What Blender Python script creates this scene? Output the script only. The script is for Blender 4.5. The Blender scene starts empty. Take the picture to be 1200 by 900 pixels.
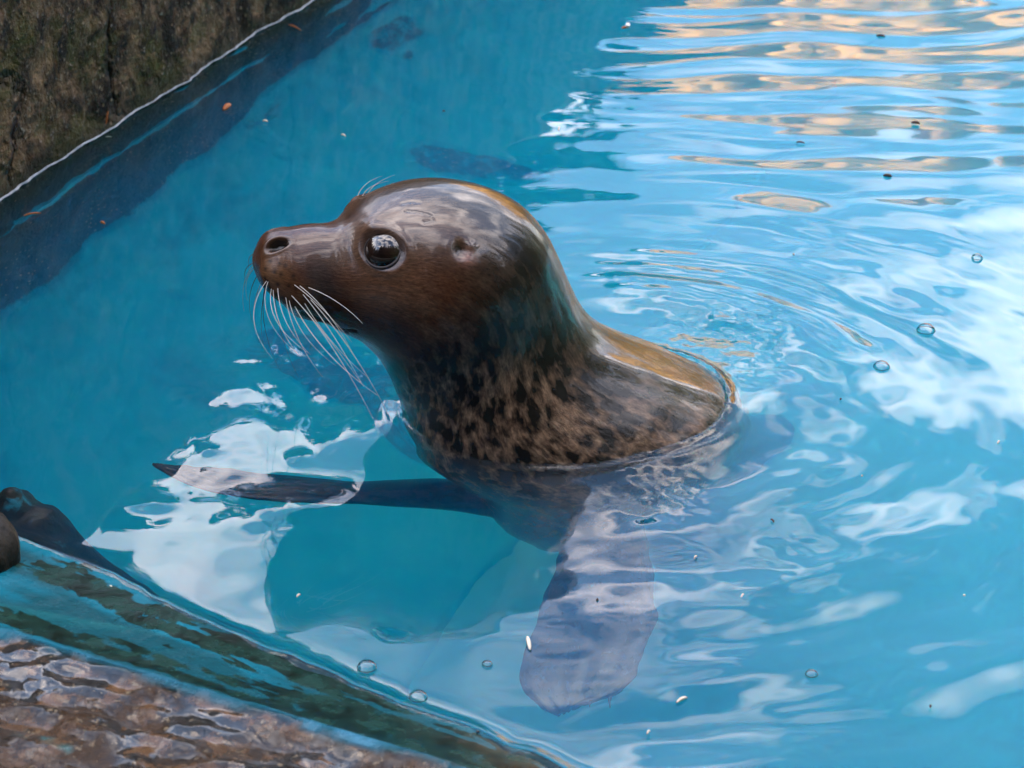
import bpy, bmesh, math, random
import numpy as np
from mathutils import Vector, Matrix, kdtree
from mathutils.bvhtree import BVHTree

S = bpy.context.scene
COL = S.collection
rad = math.radians

# ------------------------------------------------------------------ camera
F = 3067.0                       # focal length in photo pixels (1200 wide)
TH = rad(26.0)
DIST = 2.35
CAM = np.array([0.0, -DIST * math.cos(TH), DIST * math.sin(TH)])
CR = np.array([1.0, 0, 0]); CU = np.array([0, math.sin(TH), math.cos(TH)]); CW = np.array([0, math.cos(TH), -math.sin(TH)])
cd = bpy.data.cameras.new('camera'); cam = bpy.data.objects.new('camera', cd); COL.objects.link(cam)
cd.sensor_width = 36.0; cd.lens = 36.0 * F / 1200.0; cd.clip_start = 0.05; cd.clip_end = 2000
cam.location = CAM; cam.rotation_euler = (rad(90) - TH, 0, 0)
cd.dof.use_dof = True; cd.dof.focus_distance = 2.28; cd.dof.aperture_fstop = 14
S.camera = cam

# ------------------------------------------------------------------ sky, sun, exposure
SUN_EL, SUN_AZ = rad(24), rad(-78)        # azimuth from +Y, towards +X positive
w = bpy.data.worlds.new('World'); S.world = w; w.use_nodes = True
nt = w.node_tree; N = nt.nodes; L = nt.links
bg = N['Background']; bg.inputs['Strength'].default_value = 0.10
sky = N.new('ShaderNodeTexSky'); sky.sky_type = 'NISHITA'; sky.sun_disc = False
sky.sun_elevation = SUN_EL; sky.sun_rotation = SUN_AZ
sky.air_density = 1.0; sky.dust_density = 1.2; sky.ozone_density = 2.0
tc = N.new('ShaderNodeTexCoord'); sep = N.new('ShaderNodeSeparateXYZ'); L.new(tc.outputs['Generated'], sep.inputs[0])
zz = N.new('ShaderNodeMath'); zz.operation = 'MAXIMUM'; L.new(sep.outputs['Z'], zz.inputs[0]); zz.inputs[1].default_value = 0.0
za = N.new('ShaderNodeMath'); za.operation = 'ADD'; L.new(zz.outputs[0], za.inputs[0]); za.inputs[1].default_value = 0.22
dx = N.new('ShaderNodeMath'); dx.operation = 'DIVIDE'; L.new(sep.outputs['X'], dx.inputs[0]); L.new(za.outputs[0], dx.inputs[1])
dy = N.new('ShaderNodeMath'); dy.operation = 'DIVIDE'; L.new(sep.outputs['Y'], dy.inputs[0]); L.new(za.outputs[0], dy.inputs[1])
cmb = N.new('ShaderNodeCombineXYZ'); L.new(dx.outputs[0], cmb.inputs[0]); L.new(dy.outputs[0], cmb.inputs[1]); cmb.inputs[2].default_value = 13.2
cn = N.new('ShaderNodeTexNoise'); cn.inputs['Scale'].default_value = 4.2; cn.inputs['Detail'].default_value = 7; cn.inputs['Roughness'].default_value = 0.52
cn.inputs['Distortion'].default_value = 0.35
L.new(cmb.outputs[0], cn.inputs['Vector'])
cr = N.new('ShaderNodeValToRGB'); cr.color_ramp.elements[0].position = 0.465; cr.color_ramp.elements[1].position = 0.75
L.new(cn.outputs['Fac'], cr.inputs[0])
mx = N.new('ShaderNodeMix'); mx.data_type = 'RGBA'
mx.inputs['B'].default_value = (14.0, 12.4, 11.9, 1)
L.new(cr.outputs['Color'], mx.inputs['Factor']); L.new(sky.outputs[0], mx.inputs['A']); L.new(mx.outputs['Result'], bg.inputs['Color'])

sd = bpy.data.lights.new('sun', 'SUN'); sun = bpy.data.objects.new('sun', sd); COL.objects.link(sun)
sd.energy = 5.0; sd.angle = rad(0.5); sd.color = (1.0, 0.86, 0.68)
to_sun = Vector((math.sin(SUN_AZ) * math.cos(SUN_EL), math.cos(SUN_AZ) * math.cos(SUN_EL), math.sin(SUN_EL)))
sun.rotation_euler = to_sun.to_track_quat('Z', 'Y').to_euler()
sun.location = to_sun * 30
vs = S.view_settings
vs.view_transform = 'Standard'; vs.look = 'None'; vs.exposure = 3.2; vs.gamma = 1.0; vs.use_curve_mapping = False
cy = S.cycles
cy.use_denoising = True; cy.max_bounces = 12; cy.transmission_bounces = 10; cy.transparent_max_bounces = 12
cy.caustics_refractive = True; cy.caustics_reflective = False; cy.blur_glossy = 0.6; cy.sample_clamp_indirect = 8; cy.volume_bounces = 3

# ------------------------------------------------------------------ helpers
rng = np.random.default_rng(7); random.seed(7)

def ray(px, py):
    d = CW + CR * (px - 600) / F - CU * (py - 450) / F
    return d / np.linalg.norm(d)
def wat(px, py, z=0.0):                       # point of a horizontal plane seen at a photo pixel
    d = ray(px, py); return CAM + d * ((z - CAM[2]) / d[2])
def planey(px, py, y):                        # point of a vertical plane seen at a photo pixel
    d = ray(px, py); return CAM + d * ((y - CAM[1]) / d[1])
def under(px, py, depth):                     # point at a depth seen through still water
    d = ray(px, py); p = wat(px, py); h = d[:2] / 1.333; hz = math.sqrt(1 - h @ h)
    return np.array([p[0] + h[0] / hz * depth, p[1] + h[1] / hz * depth, -depth])

def _hash(ix, iy, s):
    n = (ix * 374761393 + iy * 668265263 + s * 974634777) & 0xffffffff
    n = ((n ^ (n >> 13)) * 1274126177) & 0xffffffff
    return ((n ^ (n >> 16)) & 0xffff) / 65535.0
def vnoise(x, y, s=0):
    x = np.asarray(x, float); y = np.asarray(y, float)
    ix = np.floor(x).astype(np.int64); iy = np.floor(y).astype(np.int64); fx = x - ix; fy = y - iy
    fx = fx ** 3 * (fx * (fx * 6 - 15) + 10); fy = fy ** 3 * (fy * (fy * 6 - 15) + 10)
    a = _hash(ix, iy, s); b = _hash(ix + 1, iy, s); c = _hash(ix, iy + 1, s); d = _hash(ix + 1, iy + 1, s)
    return (a + (b - a) * fx) * (1 - fy) + (c + (d - c) * fx) * fy
def fbm(x, y, o=4, s=0, g=0.5):
    t = 0; a = 1.0; n = 0
    for k in range(o):
        t = t + a * (vnoise(x * 2 ** k + 17.3 * k, y * 2 ** k - 9.1 * k, s + k) - 0.5); n += a; a *= g
    return t / n * 2                              # about -1..1
def sstep(a, b, x):
    t = np.clip((np.asarray(x, float) - a) / (b - a), 0, 1); return t * t * (3 - 2 * t)

def mesh_np(name, V, Q, smooth=True):
    me = bpy.data.meshes.new(name); V = np.asarray(V, np.float32); Q = np.asarray(Q, np.int32)
    me.vertices.add(len(V)); me.vertices.foreach_set('co', V.ravel())
    k = Q.shape[1]
    me.loops.add(Q.size); me.loops.foreach_set('vertex_index', Q.ravel())
    me.polygons.add(len(Q)); me.polygons.foreach_set('loop_start', np.arange(0, Q.size, k, dtype=np.int32))
    me.polygons.foreach_set('loop_total', np.full(len(Q), k, np.int32))
    me.update(calc_edges=True); me.validate()
    if smooth: me.polygons.foreach_set('use_smooth', np.ones(len(me.polygons), bool))
    return me
def quads(n, m, wrap=False):
    i = np.arange(n - 1)[:, None]; j = np.arange(m if wrap else m - 1)[None, :]; j2 = (j + 1) % m
    return np.stack([i * m + j, i * m + j2, (i + 1) * m + j2, (i + 1) * m + j], -1).reshape(-1, 4)
def link(name, me, mat=None, parent=None, **props):
    o = bpy.data.objects.new(name, me); COL.objects.link(o)
    if mat is not None and me is not None and not me.materials: me.materials.append(mat)
    if parent is not None: o.parent = parent
    for k, v in props.items(): o[k] = v
    return o
def col_attr(me, name, c):
    a = me.attributes.new(name, 'FLOAT_COLOR', 'POINT'); c = np.asarray(c, np.float32)
    if c.shape[1] == 3: c = np.concatenate([c, np.ones((len(c), 1), np.float32)], 1)
    a.data.foreach_set('color', c.ravel())
def flt_attr(me, name, v):
    a = me.attributes.new(name, 'FLOAT', 'POINT'); a.data.foreach_set('value', np.asarray(v, np.float32).ravel())
def vec_attr(me, name, v):
    a = me.attributes.new(name, 'FLOAT_VECTOR', 'POINT'); a.data.foreach_set('vector', np.asarray(v, np.float32).ravel())
def join(parts):                                  # [(V,Q)] -> one
    vs_, qs, k = [], [], 0
    for V, Q in parts: vs_.append(V); qs.append(np.asarray(Q) + k); k += len(V)
    return np.concatenate(vs_), np.concatenate(qs)
def tube(P, r, seg=6):                            # P[n,3], r[n]; collapsed ends
    P = np.asarray(P, float); n = len(P); T = np.gradient(P, axis=0); T /= np.linalg.norm(T, axis=1)[:, None] + 1e-12
    ref = np.array([0, 0, 1.0]) if abs(T[0][2]) < 0.9 else np.array([1.0, 0, 0])
    A = np.cross(T, ref); A /= np.linalg.norm(A, axis=1)[:, None]; B = np.cross(T, A)
    ph = np.linspace(0, 2 * np.pi, seg, endpoint=False); r = np.broadcast_to(r, (n,))
    V = P[:, None] + r[:, None, None] * (A[:, None] * np.cos(ph)[None, :, None] + B[:, None] * np.sin(ph)[None, :, None])
    return V.reshape(-1, 3), quads(n, seg, True)

class M:                                          # tiny node helper
    def __init__(s, name):
        s.m = bpy.data.materials.new(name); s.m.use_nodes = True; s.t = s.m.node_tree; s.N = s.t.nodes; s.L = s.t.links
        s.b = s.N['Principled BSDF']; s.out = s.N['Material Output']
    def n(s, k, **kw):
        o = s.N.new('ShaderNode' + k)
        for a, v in kw.items():
            if a.startswith('_'): setattr(o, a[1:], v)
        return o
    def set(s, node, **kw):
        for a, v in kw.items():
            i = node.inputs[a.replace('__', ' ')]
            if isinstance(v, bpy.types.NodeSocket): s.L.new(v, i)
            else: i.default_value = v
        return node
    def noise(s, scale, detail=4, rough=0.55, vec=None, dist=0.0):
        o = s.n('TexNoise'); o.inputs['Scale'].default_value = scale; o.inputs['Detail'].default_value = detail
        o.inputs['Roughness'].default_value = rough; o.inputs['Distortion'].default_value = dist
        if vec is not None: s.L.new(vec, o.inputs['Vector'])
        return o.outputs['Fac']
    def coord(s, scale=(1, 1, 1), attr=None):
        mp = s.n('Mapping')
        if attr: a = s.n('Attribute', _attribute_name=attr); s.L.new(a.outputs['Vector'], mp.inputs['Vector'])
        else: s.L.new(s.n('TexCoord').outputs['Object'], mp.inputs['Vector'])
        mp.inputs['Scale'].default_value = scale; return mp.outputs[0]
    def ramp(s, fac, stops):
        r = s.n('ValToRGB'); e = r.color_ramp.elements
        while len(e) < len(stops): e.new(0.5)
        for k, (p, c) in enumerate(stops):
            e[k].position = p; e[k].color = (c, c, c, 1) if not hasattr(c, '__len__') else (*c, 1)
        s.L.new(fac, r.inputs[0]); return r.outputs['Color']
    def mix(s, f, a, b, mode='MIX'):
        o = s.n('Mix', _data_type='RGBA', _blend_type=mode)
        for k, v in (('Factor', f), ('A', a), ('B', b)):
            if isinstance(v, bpy.types.NodeSocket): s.L.new(v, o.inputs[k])
            elif k == 'Factor': o.inputs[k].default_value = v
            else: o.inputs[k].default_value = (*v, 1)
        return o.outputs['Result']
    def math(s, op, a, b=0.0):
        o = s.n('Math', _operation=op)
        for k, v in enumerate((a, b)):
            if isinstance(v, bpy.types.NodeSocket): s.L.new(v, o.inputs[k])
            else: o.inputs[k].default_value = v
        return o.outputs[0]
    def attr(s, name, out='Fac'): return s.n('Attribute', _attribute_name=name).outputs[out]
    def bump(s, h, strength=0.5, dist=0.01, normal=None):
        o = s.n('Bump'); o.inputs['Strength'].default_value = strength; o.inputs['Distance'].default_value = dist; s.L.new(h, o.inputs['Height'])
        if normal is not None: s.L.new(normal, o.inputs['Normal'])
        return o.outputs[0]
def plain(name, c, rough=0.5, **kw):
    m = M(name); m.b.inputs['Base Color'].default_value = (*c, 1); m.b.inputs['Roughness'].default_value = rough
    for k, v in kw.items(): m.b.inputs[k.replace('__', ' ')].default_value = v
    return m.m

# ------------------------------------------------------------------ the pool basin
FLOOR = -0.62
BLUE = (0.004, 0.22, 0.28)
ALG = (0.016, 0.018, 0.010)
E0, E1 = wat(0, 245), wat(370, 0)                 # water's edge on the back wall
D1 = (E1 - E0)[:2]; D1 /= np.linalg.norm(D1)
A0, A1 = wat(40, 640), wat(620, 890)              # water's edge on the near ledge
D2 = (A1 - A0)[:2]; D2 /= np.linalg.norm(D2)
t = np.linalg.solve(np.array([D1, -D2]).T, A0[:2] - E0[:2]); K = E0[:2] + D1 * t[0]
NW = np.array([-D1[1], D1[0]])                    # out of the pool, behind the wall
NL = np.array([D2[1], -D2[0]])                    # out of the pool, towards the camera
PA = K + D1 * 3.6; PB = K + D2 * 2.6; PC = PA + D2 * 2.6

def paint_mat(name, wet_rough=0.3):               # blue painted concrete grown with algae, per-vertex 'col' and 'grow'
    m = M(name); v = m.coord()
    base = m.mix(m.ramp(m.noise(9, 5, 0.6, v), [(0.3, 0), (0.75, 1)]), (0.001, 0.215, 0.30), (0.002, 0.29, 0.40))
    spots = m.ramp(m.noise(4.5, 6, 0.62, v, 0.4), [(0.57, 0), (0.72, 1)])
    base = m.mix(m.math('MULTIPLY', spots, 0.92), base, (0.004, 0.07, 0.10))
    return m, v, base

# floor
fx = np.linspace(-1.2, 3.0, 90); fy = np.linspace(-2.0, 3.6, 110)
X, Y = np.meshgrid(fx, fy, indexing='ij')
Z = FLOOR + 0.004 * fbm(X * 3, Y * 3, 3, 5)
m, v, base = paint_mat('blue_pool_paint')
m.set(m.b, Base__Color=base, Roughness=0.6)
POOLM = m.m
link('pool_floor', mesh_np('pool_floor', np.stack([X, Y, Z], -1).reshape(-1, 3), quads(*X.shape)[:, ::-1]), POOLM, kind='structure')

# back wall: profile swept along the water's edge
def wall_off(a, z):                               # roughness of the wall face, metres into the pool
    return 0.007 * fbm(a * 9, z * 9 + 3, 5, 21, 0.55) + 0.004 * fbm(a * 40, z * 40, 3, 33) + 0.012 * fbm(a * 2.2, z * 2, 2, 40)
aa = np.concatenate([np.linspace(-0.3, 0.40, 12), np.linspace(0.405, 2.05, 330), np.linspace(2.1, 3.9, 20)])
zz_ = np.concatenate([np.concatenate([[-0.68], -0.617 + 0.15 * np.linspace(0, 1, 40) ** 2, np.linspace(-0.46, -0.005, 70)]), np.linspace(0.0, 0.44, 90)])
A_, Z_ = np.meshgrid(aa, zz_, indexing='ij')
off = wall_off(A_, Z_)
Pw = np.zeros(A_.shape + (3,)); Pw[..., :2] = K + A_[..., None] * D1 - off[..., None] * NW; Pw[..., 2] = Z_
Pw[..., :2] -= (NW * (0.55 * (1 - np.sqrt(1 - np.clip((-0.17 - Z_) / 0.447, 0, 1) ** 2)))[..., None]); top = []
for (n_, z_) in ((0.02, 0.47), (0.10, 0.48), (0.5, 0.48), (0.52, 0.46), (0.52, 0.0)):
    q = np.zeros((len(aa), 3)); q[:, :2] = K + aa[:, None] * D1 + n_ * NW; q[:, 2] = z_ + 0.008 * fbm(aa * 7, aa * 0 + n_ * 20, 3, 3); top.append(q)
Pw = np.concatenate([Pw, np.stack(top, 1)], 1)
me = mesh_np('pool_wall', Pw.reshape(-1, 3), quads(Pw.shape[0], Pw.shape[1])[:, ::-1])
AW = np.repeat(aa[:, None], Pw.shape[1], 1); ZW = Pw[..., 2]
edge = -0.222 - 0.035 * sstep(1.15, 0.8, AW) + 0.30 * sstep(1.65, 1.95, AW) + 0.05 * fbm(AW * 5, ZW * 3, 4, 8)
grow = sstep(-0.018, 0.018, ZW - edge)
# bare painted streak along the wall
zs = -0.085 - 0.01 * (AW - 0.9) + 0.006 * fbm(AW * 8, AW * 0, 3, 77)
strk = np.exp(-((ZW - zs) / 0.011) ** 2) * sstep(0.40, 0.62, AW) * sstep(1.22, 1.02, AW) * (0.75 + 0.4 * fbm(AW * 20, ZW * 30, 2, 5))
bare = sstep(0.35, 0.75, fbm(AW * 6, ZW * 22, 4, 91) + 0.75 * sstep(1.2, 1.75, AW) * sstep(-0.005, -0.03, ZW))
grow = grow * (1 - np.clip(strk * 1.2, 0, 1)) * (1 - 0.8 * bare * (ZW < -0.004))
stain = sstep(0.26, 0.42, fbm(AW * 5.5 + 3, ZW * 6 + Pw[..., 1] * 3, 4, 137)) * sstep(-0.2, -0.3, ZW)
grow = np.clip(grow + 0.62 * stain, 0, 1)
flt_attr(me, 'grow', grow); flt_attr(me, 'high', ZW)
m, v, base = paint_mat('mossy_wall_concrete')
n1 = m.noise(26, 8, 0.65, v); n2 = m.noise(120, 4, 0.6, v); n3 = m.noise(7, 4, 0.6, v)
conc = m.mix(m.ramp(n3, [(0.35, 0), (0.62, 1)]), (0.066, 0.036, 0.014), (0.19, 0.115, 0.052))
conc = m.mix(m.ramp(n1, [(0.40, 0), (0.56, 1)]), conc, (0.012, 0.009, 0.005))
moss = m.ramp(m.noise(11, 7, 0.7, v, 0.5), [(0.50, 0), (0.64, 1)])
conc = m.mix(m.math('MULTIPLY', moss, 0.8), conc, (0.075, 0.068, 0.010))
rust = m.ramp(m.noise(14, 6, 0.7, v, 1.0), [(0.60, 0), (0.70, 1)])
conc = m.mix(m.math('MULTIPLY', rust, 0.6), conc, (0.14, 0.055, 0.012))
conc = m.mix(m.ramp(n2, [(0.62, 0), (0.70, 1)]), conc, (0.22, 0.18, 0.14))
wetalg = m.mix(m.ramp(n1, [(0.42, 0), (0.66, 1)]), ALG, (0.040, 0.040, 0.018))
hi = m.attr('high')
conc = m.mix(m.ramp(hi, [(0.000, 1), (0.03, 0.0)]), conc, wetalg)
crk = m.n('TexVoronoi', _feature='DISTANCE_TO_EDGE'); crk.inputs['Scale'].default_value = 3.2
wv_ = m.n('VectorMath', _operation='ADD'); m.L.new(m.coord((1, 1, 0.45)), wv_.inputs[0]); nc = m.n('TexNoise'); nc.inputs['Scale'].default_value = 9; nc.inputs['Detail'].default_value = 5; m.L.new(v, nc.inputs['Vector'])
sc2 = m.n('VectorMath', _operation='SCALE'); m.L.new(nc.outputs['Color'], sc2.inputs[0]); sc2.inputs['Scale'].default_value = 0.16; m.L.new(sc2.outputs[0], wv_.inputs[1]); m.L.new(wv_.outputs[0], crk.inputs['Vector'])
crack = m.math('MULTIPLY', m.ramp(crk.outputs['Distance'], [(0.0, 1), (0.022, 0)]), m.ramp(m.attr('high'), [(0.0, 0), (0.02, 1)]))
conc = m.mix(m.math('MULTIPLY', crack, 0.75), conc, (0.006, 0.005, 0.003))
peb = m.n('TexVoronoi'); peb.inputs['Scale'].default_value = 95; m.L.new(v, peb.inputs['Vector'])
pebm = m.math('MULTIPLY', m.ramp(peb.outputs['Distance'], [(0.14, 1), (0.24, 0)]), m.ramp(n3, [(0.42, 0), (0.58, 1)]))
conc = m.mix(m.math('MULTIPLY', pebm, 0.8), conc, (0.26, 0.19, 0.12))
m.set(m.b, Base__Color=m.mix(m.ramp(m.math('ADD', m.attr('grow'), m.math('MULTIPLY', m.math('SUBTRACT', m.noise(30, 7, 0.7, v, 0.5), 0.5), 1.2)), [(0.46, 0), (0.64, 1)]), base, conc), Roughness=m.ramp(n1, [(0.35, 0.5), (0.7, 0.9)]), Specular__IOR__Level=0.22, Normal=m.bump(m.math('MULTIPLY', m.attr('grow'), m.math('SUBTRACT', m.math('ADD', n1, m.math('MULTIPLY', n2, 0.6)), m.math('MULTIPLY', crack, 0.8))), 1.0, 0.016))
link('pool_wall', me, m.m, kind='structure')

# bright meniscus reflection along the wall, painted as a pale strip
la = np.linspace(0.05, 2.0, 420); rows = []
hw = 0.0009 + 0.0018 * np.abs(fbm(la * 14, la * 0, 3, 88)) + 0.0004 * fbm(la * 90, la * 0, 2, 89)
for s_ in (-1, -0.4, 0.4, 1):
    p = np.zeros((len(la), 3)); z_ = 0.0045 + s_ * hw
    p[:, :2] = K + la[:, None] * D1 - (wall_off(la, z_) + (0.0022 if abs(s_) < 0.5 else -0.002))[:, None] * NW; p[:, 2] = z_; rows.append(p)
m = M('painted_meniscus_glint'); m.set(m.b, Base__Color=m.ramp(m.noise(60, 5, 0.6, m.coord()), [(0.35, (0.10, 0.13, 0.16)), (0.6, (0.30, 0.32, 0.36))]), Roughness=0.5)
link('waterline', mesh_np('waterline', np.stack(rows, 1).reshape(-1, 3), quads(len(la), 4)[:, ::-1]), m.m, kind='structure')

# near ledge: submerged face, sloping wet face up to the arris B, then the rough top
B0, B1 = wat(0, 737, 0.03), wat(540, 897, 0.03)
DB = (B1 - B0)[:2]; DB /= np.linalg.norm(DB)
tt = np.concatenate([np.linspace(-0.1, 0.28, 12), np.linspace(0.285, 1.30, 210), np.linspace(1.33, 2.8, 16)])
width = []
for t_ in tt:
    a_ = K + D2 * t_; s_ = np.linalg.solve(np.array([NL, -DB]).T, B0[:2] - a_); width.append(max(0.03, s_[0]))
width = np.array(width)
vv = np.concatenate([np.linspace(-1, -0.02, 26), np.linspace(0, 1, 46), 1 + np.linspace(0.02, 1, 66) ** 1.0, np.array([2.3, 2.6])])
T_, V_ = np.meshgrid(tt, vv, indexing='ij'); Wd = width[:, None]
q = np.where(V_ < 0, 0.0, np.where(V_ < 1, V_ * Wd, Wd + (V_ - 1) * 0.42))
z = np.where(V_ < 0, V_ * 0.68, np.where(V_ < 1, 0.030 * V_ ** 1.25, 0.030 + 0.012 * sstep(1, 1.4, V_)))
rough = 0.004 * fbm(T_ * 14, q * 14, 5, 61, 0.6)
z = z + np.where(V_ > 1, (0.010 * fbm(T_ * 7, q * 10, 5, 71, 0.62) + 0.007 * fbm(T_ * 30 + q * 20, q * 55, 4, 73)) * sstep(1.0, 1.06, V_), np.where(V_ > 0, rough * 0.55, 0))
z = z - np.where(V_ > 0.93, 0.006 * sstep(0.97, 1.0, V_) * sstep(1.07, 1.0, V_) * (fbm(T_ * 12, q * 2, 3, 5) > 0.1), 0)
qq = q - np.where(V_ < 0.5, 0.014 * fbm(T_ * 8, T_ * 0 + 1, 4, 67, 0.6), 0) * np.where(V_ < 0, 1, np.clip(1 - V_ * 2, 0, 1))
z = np.where(V_ > 2.2, 0.02 - (V_ > 2.5) * 0.3, z)
Pl = np.zeros(T_.shape + (3,)); Pl[..., :2] = K + T_[..., None] * D2 + qq[..., None] * NL; Pl[..., 2] = z
me = mesh_np('pool_ledge', Pl.reshape(-1, 3), quads(*T_.shape))
g = fbm(T_ * 6, q * 34 + T_ * 2, 5, 101, 0.62) + 0.45 * fbm(T_ * 40, V_ * 14, 3, 103)
prox = np.where(V_ < 1, 0.35 * sstep(0.35, 0.75, V_) - 0.25 * sstep(0.9, 1.0, V_) + 0.65 * sstep(0.5, 0.95, T_) , 0) + np.where(V_ < 0, 0.4 * sstep(0.62, 0.42, T_), 0)
al = sstep(-0.08, 0.25, g + prox - 0.12)
teal = sstep(-0.35, 0.25, fbm(T_ * 9, q * 30, 4, 131) + 0.6 * sstep(0.45, 0.9, T_))
arris = np.exp(-((V_ - 1.0) / 0.028) ** 2) * (0.65 + 0.5 * fbm(T_ * 25, T_ * 0, 3, 3))
al = al * (1 - np.clip(arris * 1.3, 0, 1) * (V_ <= 1.06))
flt_attr(me, 'grow', al); flt_attr(me, 'side', sstep(1.01, 1.03, V_ + 0.02 * fbm(T_ * 30, V_ * 10, 3, 9)))
flt_attr(me, 'teal', teal); flt_attr(me, 'arris', arris * (V_ <= 1.06))
flt_attr(me, 'remnant', sstep(0.16, 0.34, fbm(T_ * 11 + q * 6, q * 26, 4, 151) + 0.5 * sstep(0.75, 1.05, T_) - 0.42 - 0.5 * sstep(0.16, 0.3, q - Wd)))
m, v, base = paint_mat('wet_ledge_concrete')
n1 = m.noise(38, 8, 0.65, v); n2 = m.noise(150, 4, 0.6, v); n3 = m.noise(9, 5, 0.6, v, 0.6)
face = m.mix(m.attr('teal'), m.mix(0.82, base, (0.002, 0.09, 0.13)), (0.004, 0.055, 0.07))
face = m.mix(m.ramp(m.math('ADD', m.attr('grow'), m.math('MULTIPLY', m.math('SUBTRACT', m.noise(45, 8, 0.7, v, 0.8), 0.5), 3.2)), [(0.40, 0), (0.66, 1)]), face, m.mix(m.ramp(n1, [(0.4, 0), (0.6, 1)]), (0.003, 0.008, 0.005), (0.006, 0.030, 0.022)))
face = m.mix(m.math('MULTIPLY', m.attr('arris'), m.ramp(n1, [(0.38, 0.2), (0.6, 1)])), face, (0.035, 0.15, 0.23))
topc = m.mix(m.ramp(n1, [(0.50, 0), (0.60, 1)]), (0.003, 0.002, 0.001), (0.12, 0.052, 0.011))  # gold glints of the wet top painted into its colour
topc = m.mix(m.ramp(n3, [(0.46, 0), (0.60, 1)]), topc, (0.045, 0.020, 0.005))
topc = m.mix(m.ramp(n2, [(0.60, 0), (0.68, 1)]), topc, (0.20, 0.15, 0.09))
topc = m.mix(m.attr('remnant'), topc, (0.010, 0.28, 0.30))
m.set(m.b, Base__Color=m.mix(m.attr('side'), face, topc), Roughness=m.ramp(n1, [(0.3, 0.10), (0.72, 0.38)]), IOR=1.40, Specular__IOR__Level=m.ramp(m.attr('side'), [(0, 0.2), (1, 0.5)]), Coat__Weight=m.math('MULTIPLY', m.ramp(n3, [(0.42, 0.9), (0.58, 0.05)]), m.attr('side')), Coat__Roughness=0.06,
      Normal=m.bump(m.math('MULTIPLY', m.math('ADD', n1, m.math('MULTIPLY', n2, 0.45)), m.ramp(m.attr('side'), [(0, 0.10), (1, 1)])), 1.0, 0.013))
link('pool_ledge', me, m.m, kind='structure')

# the two far sides of the basin, out of the picture
for a_, b_ in ((PA, PC), (PC, PB)):
    d_ = (b_ - a_) / np.linalg.norm(b_ - a_); o_ = np.array([d_[1], -d_[0]])
    if (a_ - K) @ o_ < 0: o_ = -o_
    rows = []
    for (n_, z_) in ((0, -0.7), (0, 0.06), (0.02, 0.08), (0.30, 0.08), (0.31, 0.0)):
        l = np.linspace(-0.3, np.linalg.norm(b_ - a_) + 0.3, 12); p = np.zeros((12, 3)); p[:, :2] = a_ + l[:, None] * d_ + n_ * o_; p[:, 2] = z_; rows.append(p)
    link('pool_side', mesh_np('pool_side', np.stack(rows, 1).reshape(-1, 3), quads(12, 5), False), POOLM, kind='structure')

# ground round the pool, to the horizon
bm = bmesh.new()
inner = [K + NW * 0.3 - D2 * 0.1 + NL * 0.0, PA + NW * 0.3 + D1 * 0.1, PC + D1 * 0.1 + D2 * 0.1, PB + D2 * 0.15 + NL * 0.25, K + NL * 0.55 - D2 * 0.35]
vi = [bm.verts.new((*p, 0.03)) for p in inner]; R_ = 400
vo = [bm.verts.new(p) for p in ((-R_, -R_, 0.03), (-R_, R_, 0.03), (R_, R_, 0.03), (R_, -R_, 0.03))]
es = [bm.edges.new((vi[k], vi[(k + 1) % 5])) for k in range(5)] + [bm.edges.new((vo[k], vo[(k + 1) % 4])) for k in range(4)]
bmesh.ops.triangle_fill(bm, use_beauty=True, edges=es)
bmesh.ops.recalc_face_normals(bm, faces=bm.faces)
me = bpy.data.meshes.new('ground'); bm.to_mesh(me); bm.free()
m = M('paved_ground'); v = m.coord()
m.set(m.b, Base__Color=m.ramp(m.noise(1.2, 8, 0.65, v), [(0.3, (0.06, 0.055, 0.045)), (0.7, (0.14, 0.125, 0.10))]), Roughness=0.8, Normal=m.bump(m.noise(40, 5, 0.6, v), 0.4, 0.01))
link('ground', me, m.m, kind='structure')

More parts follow.
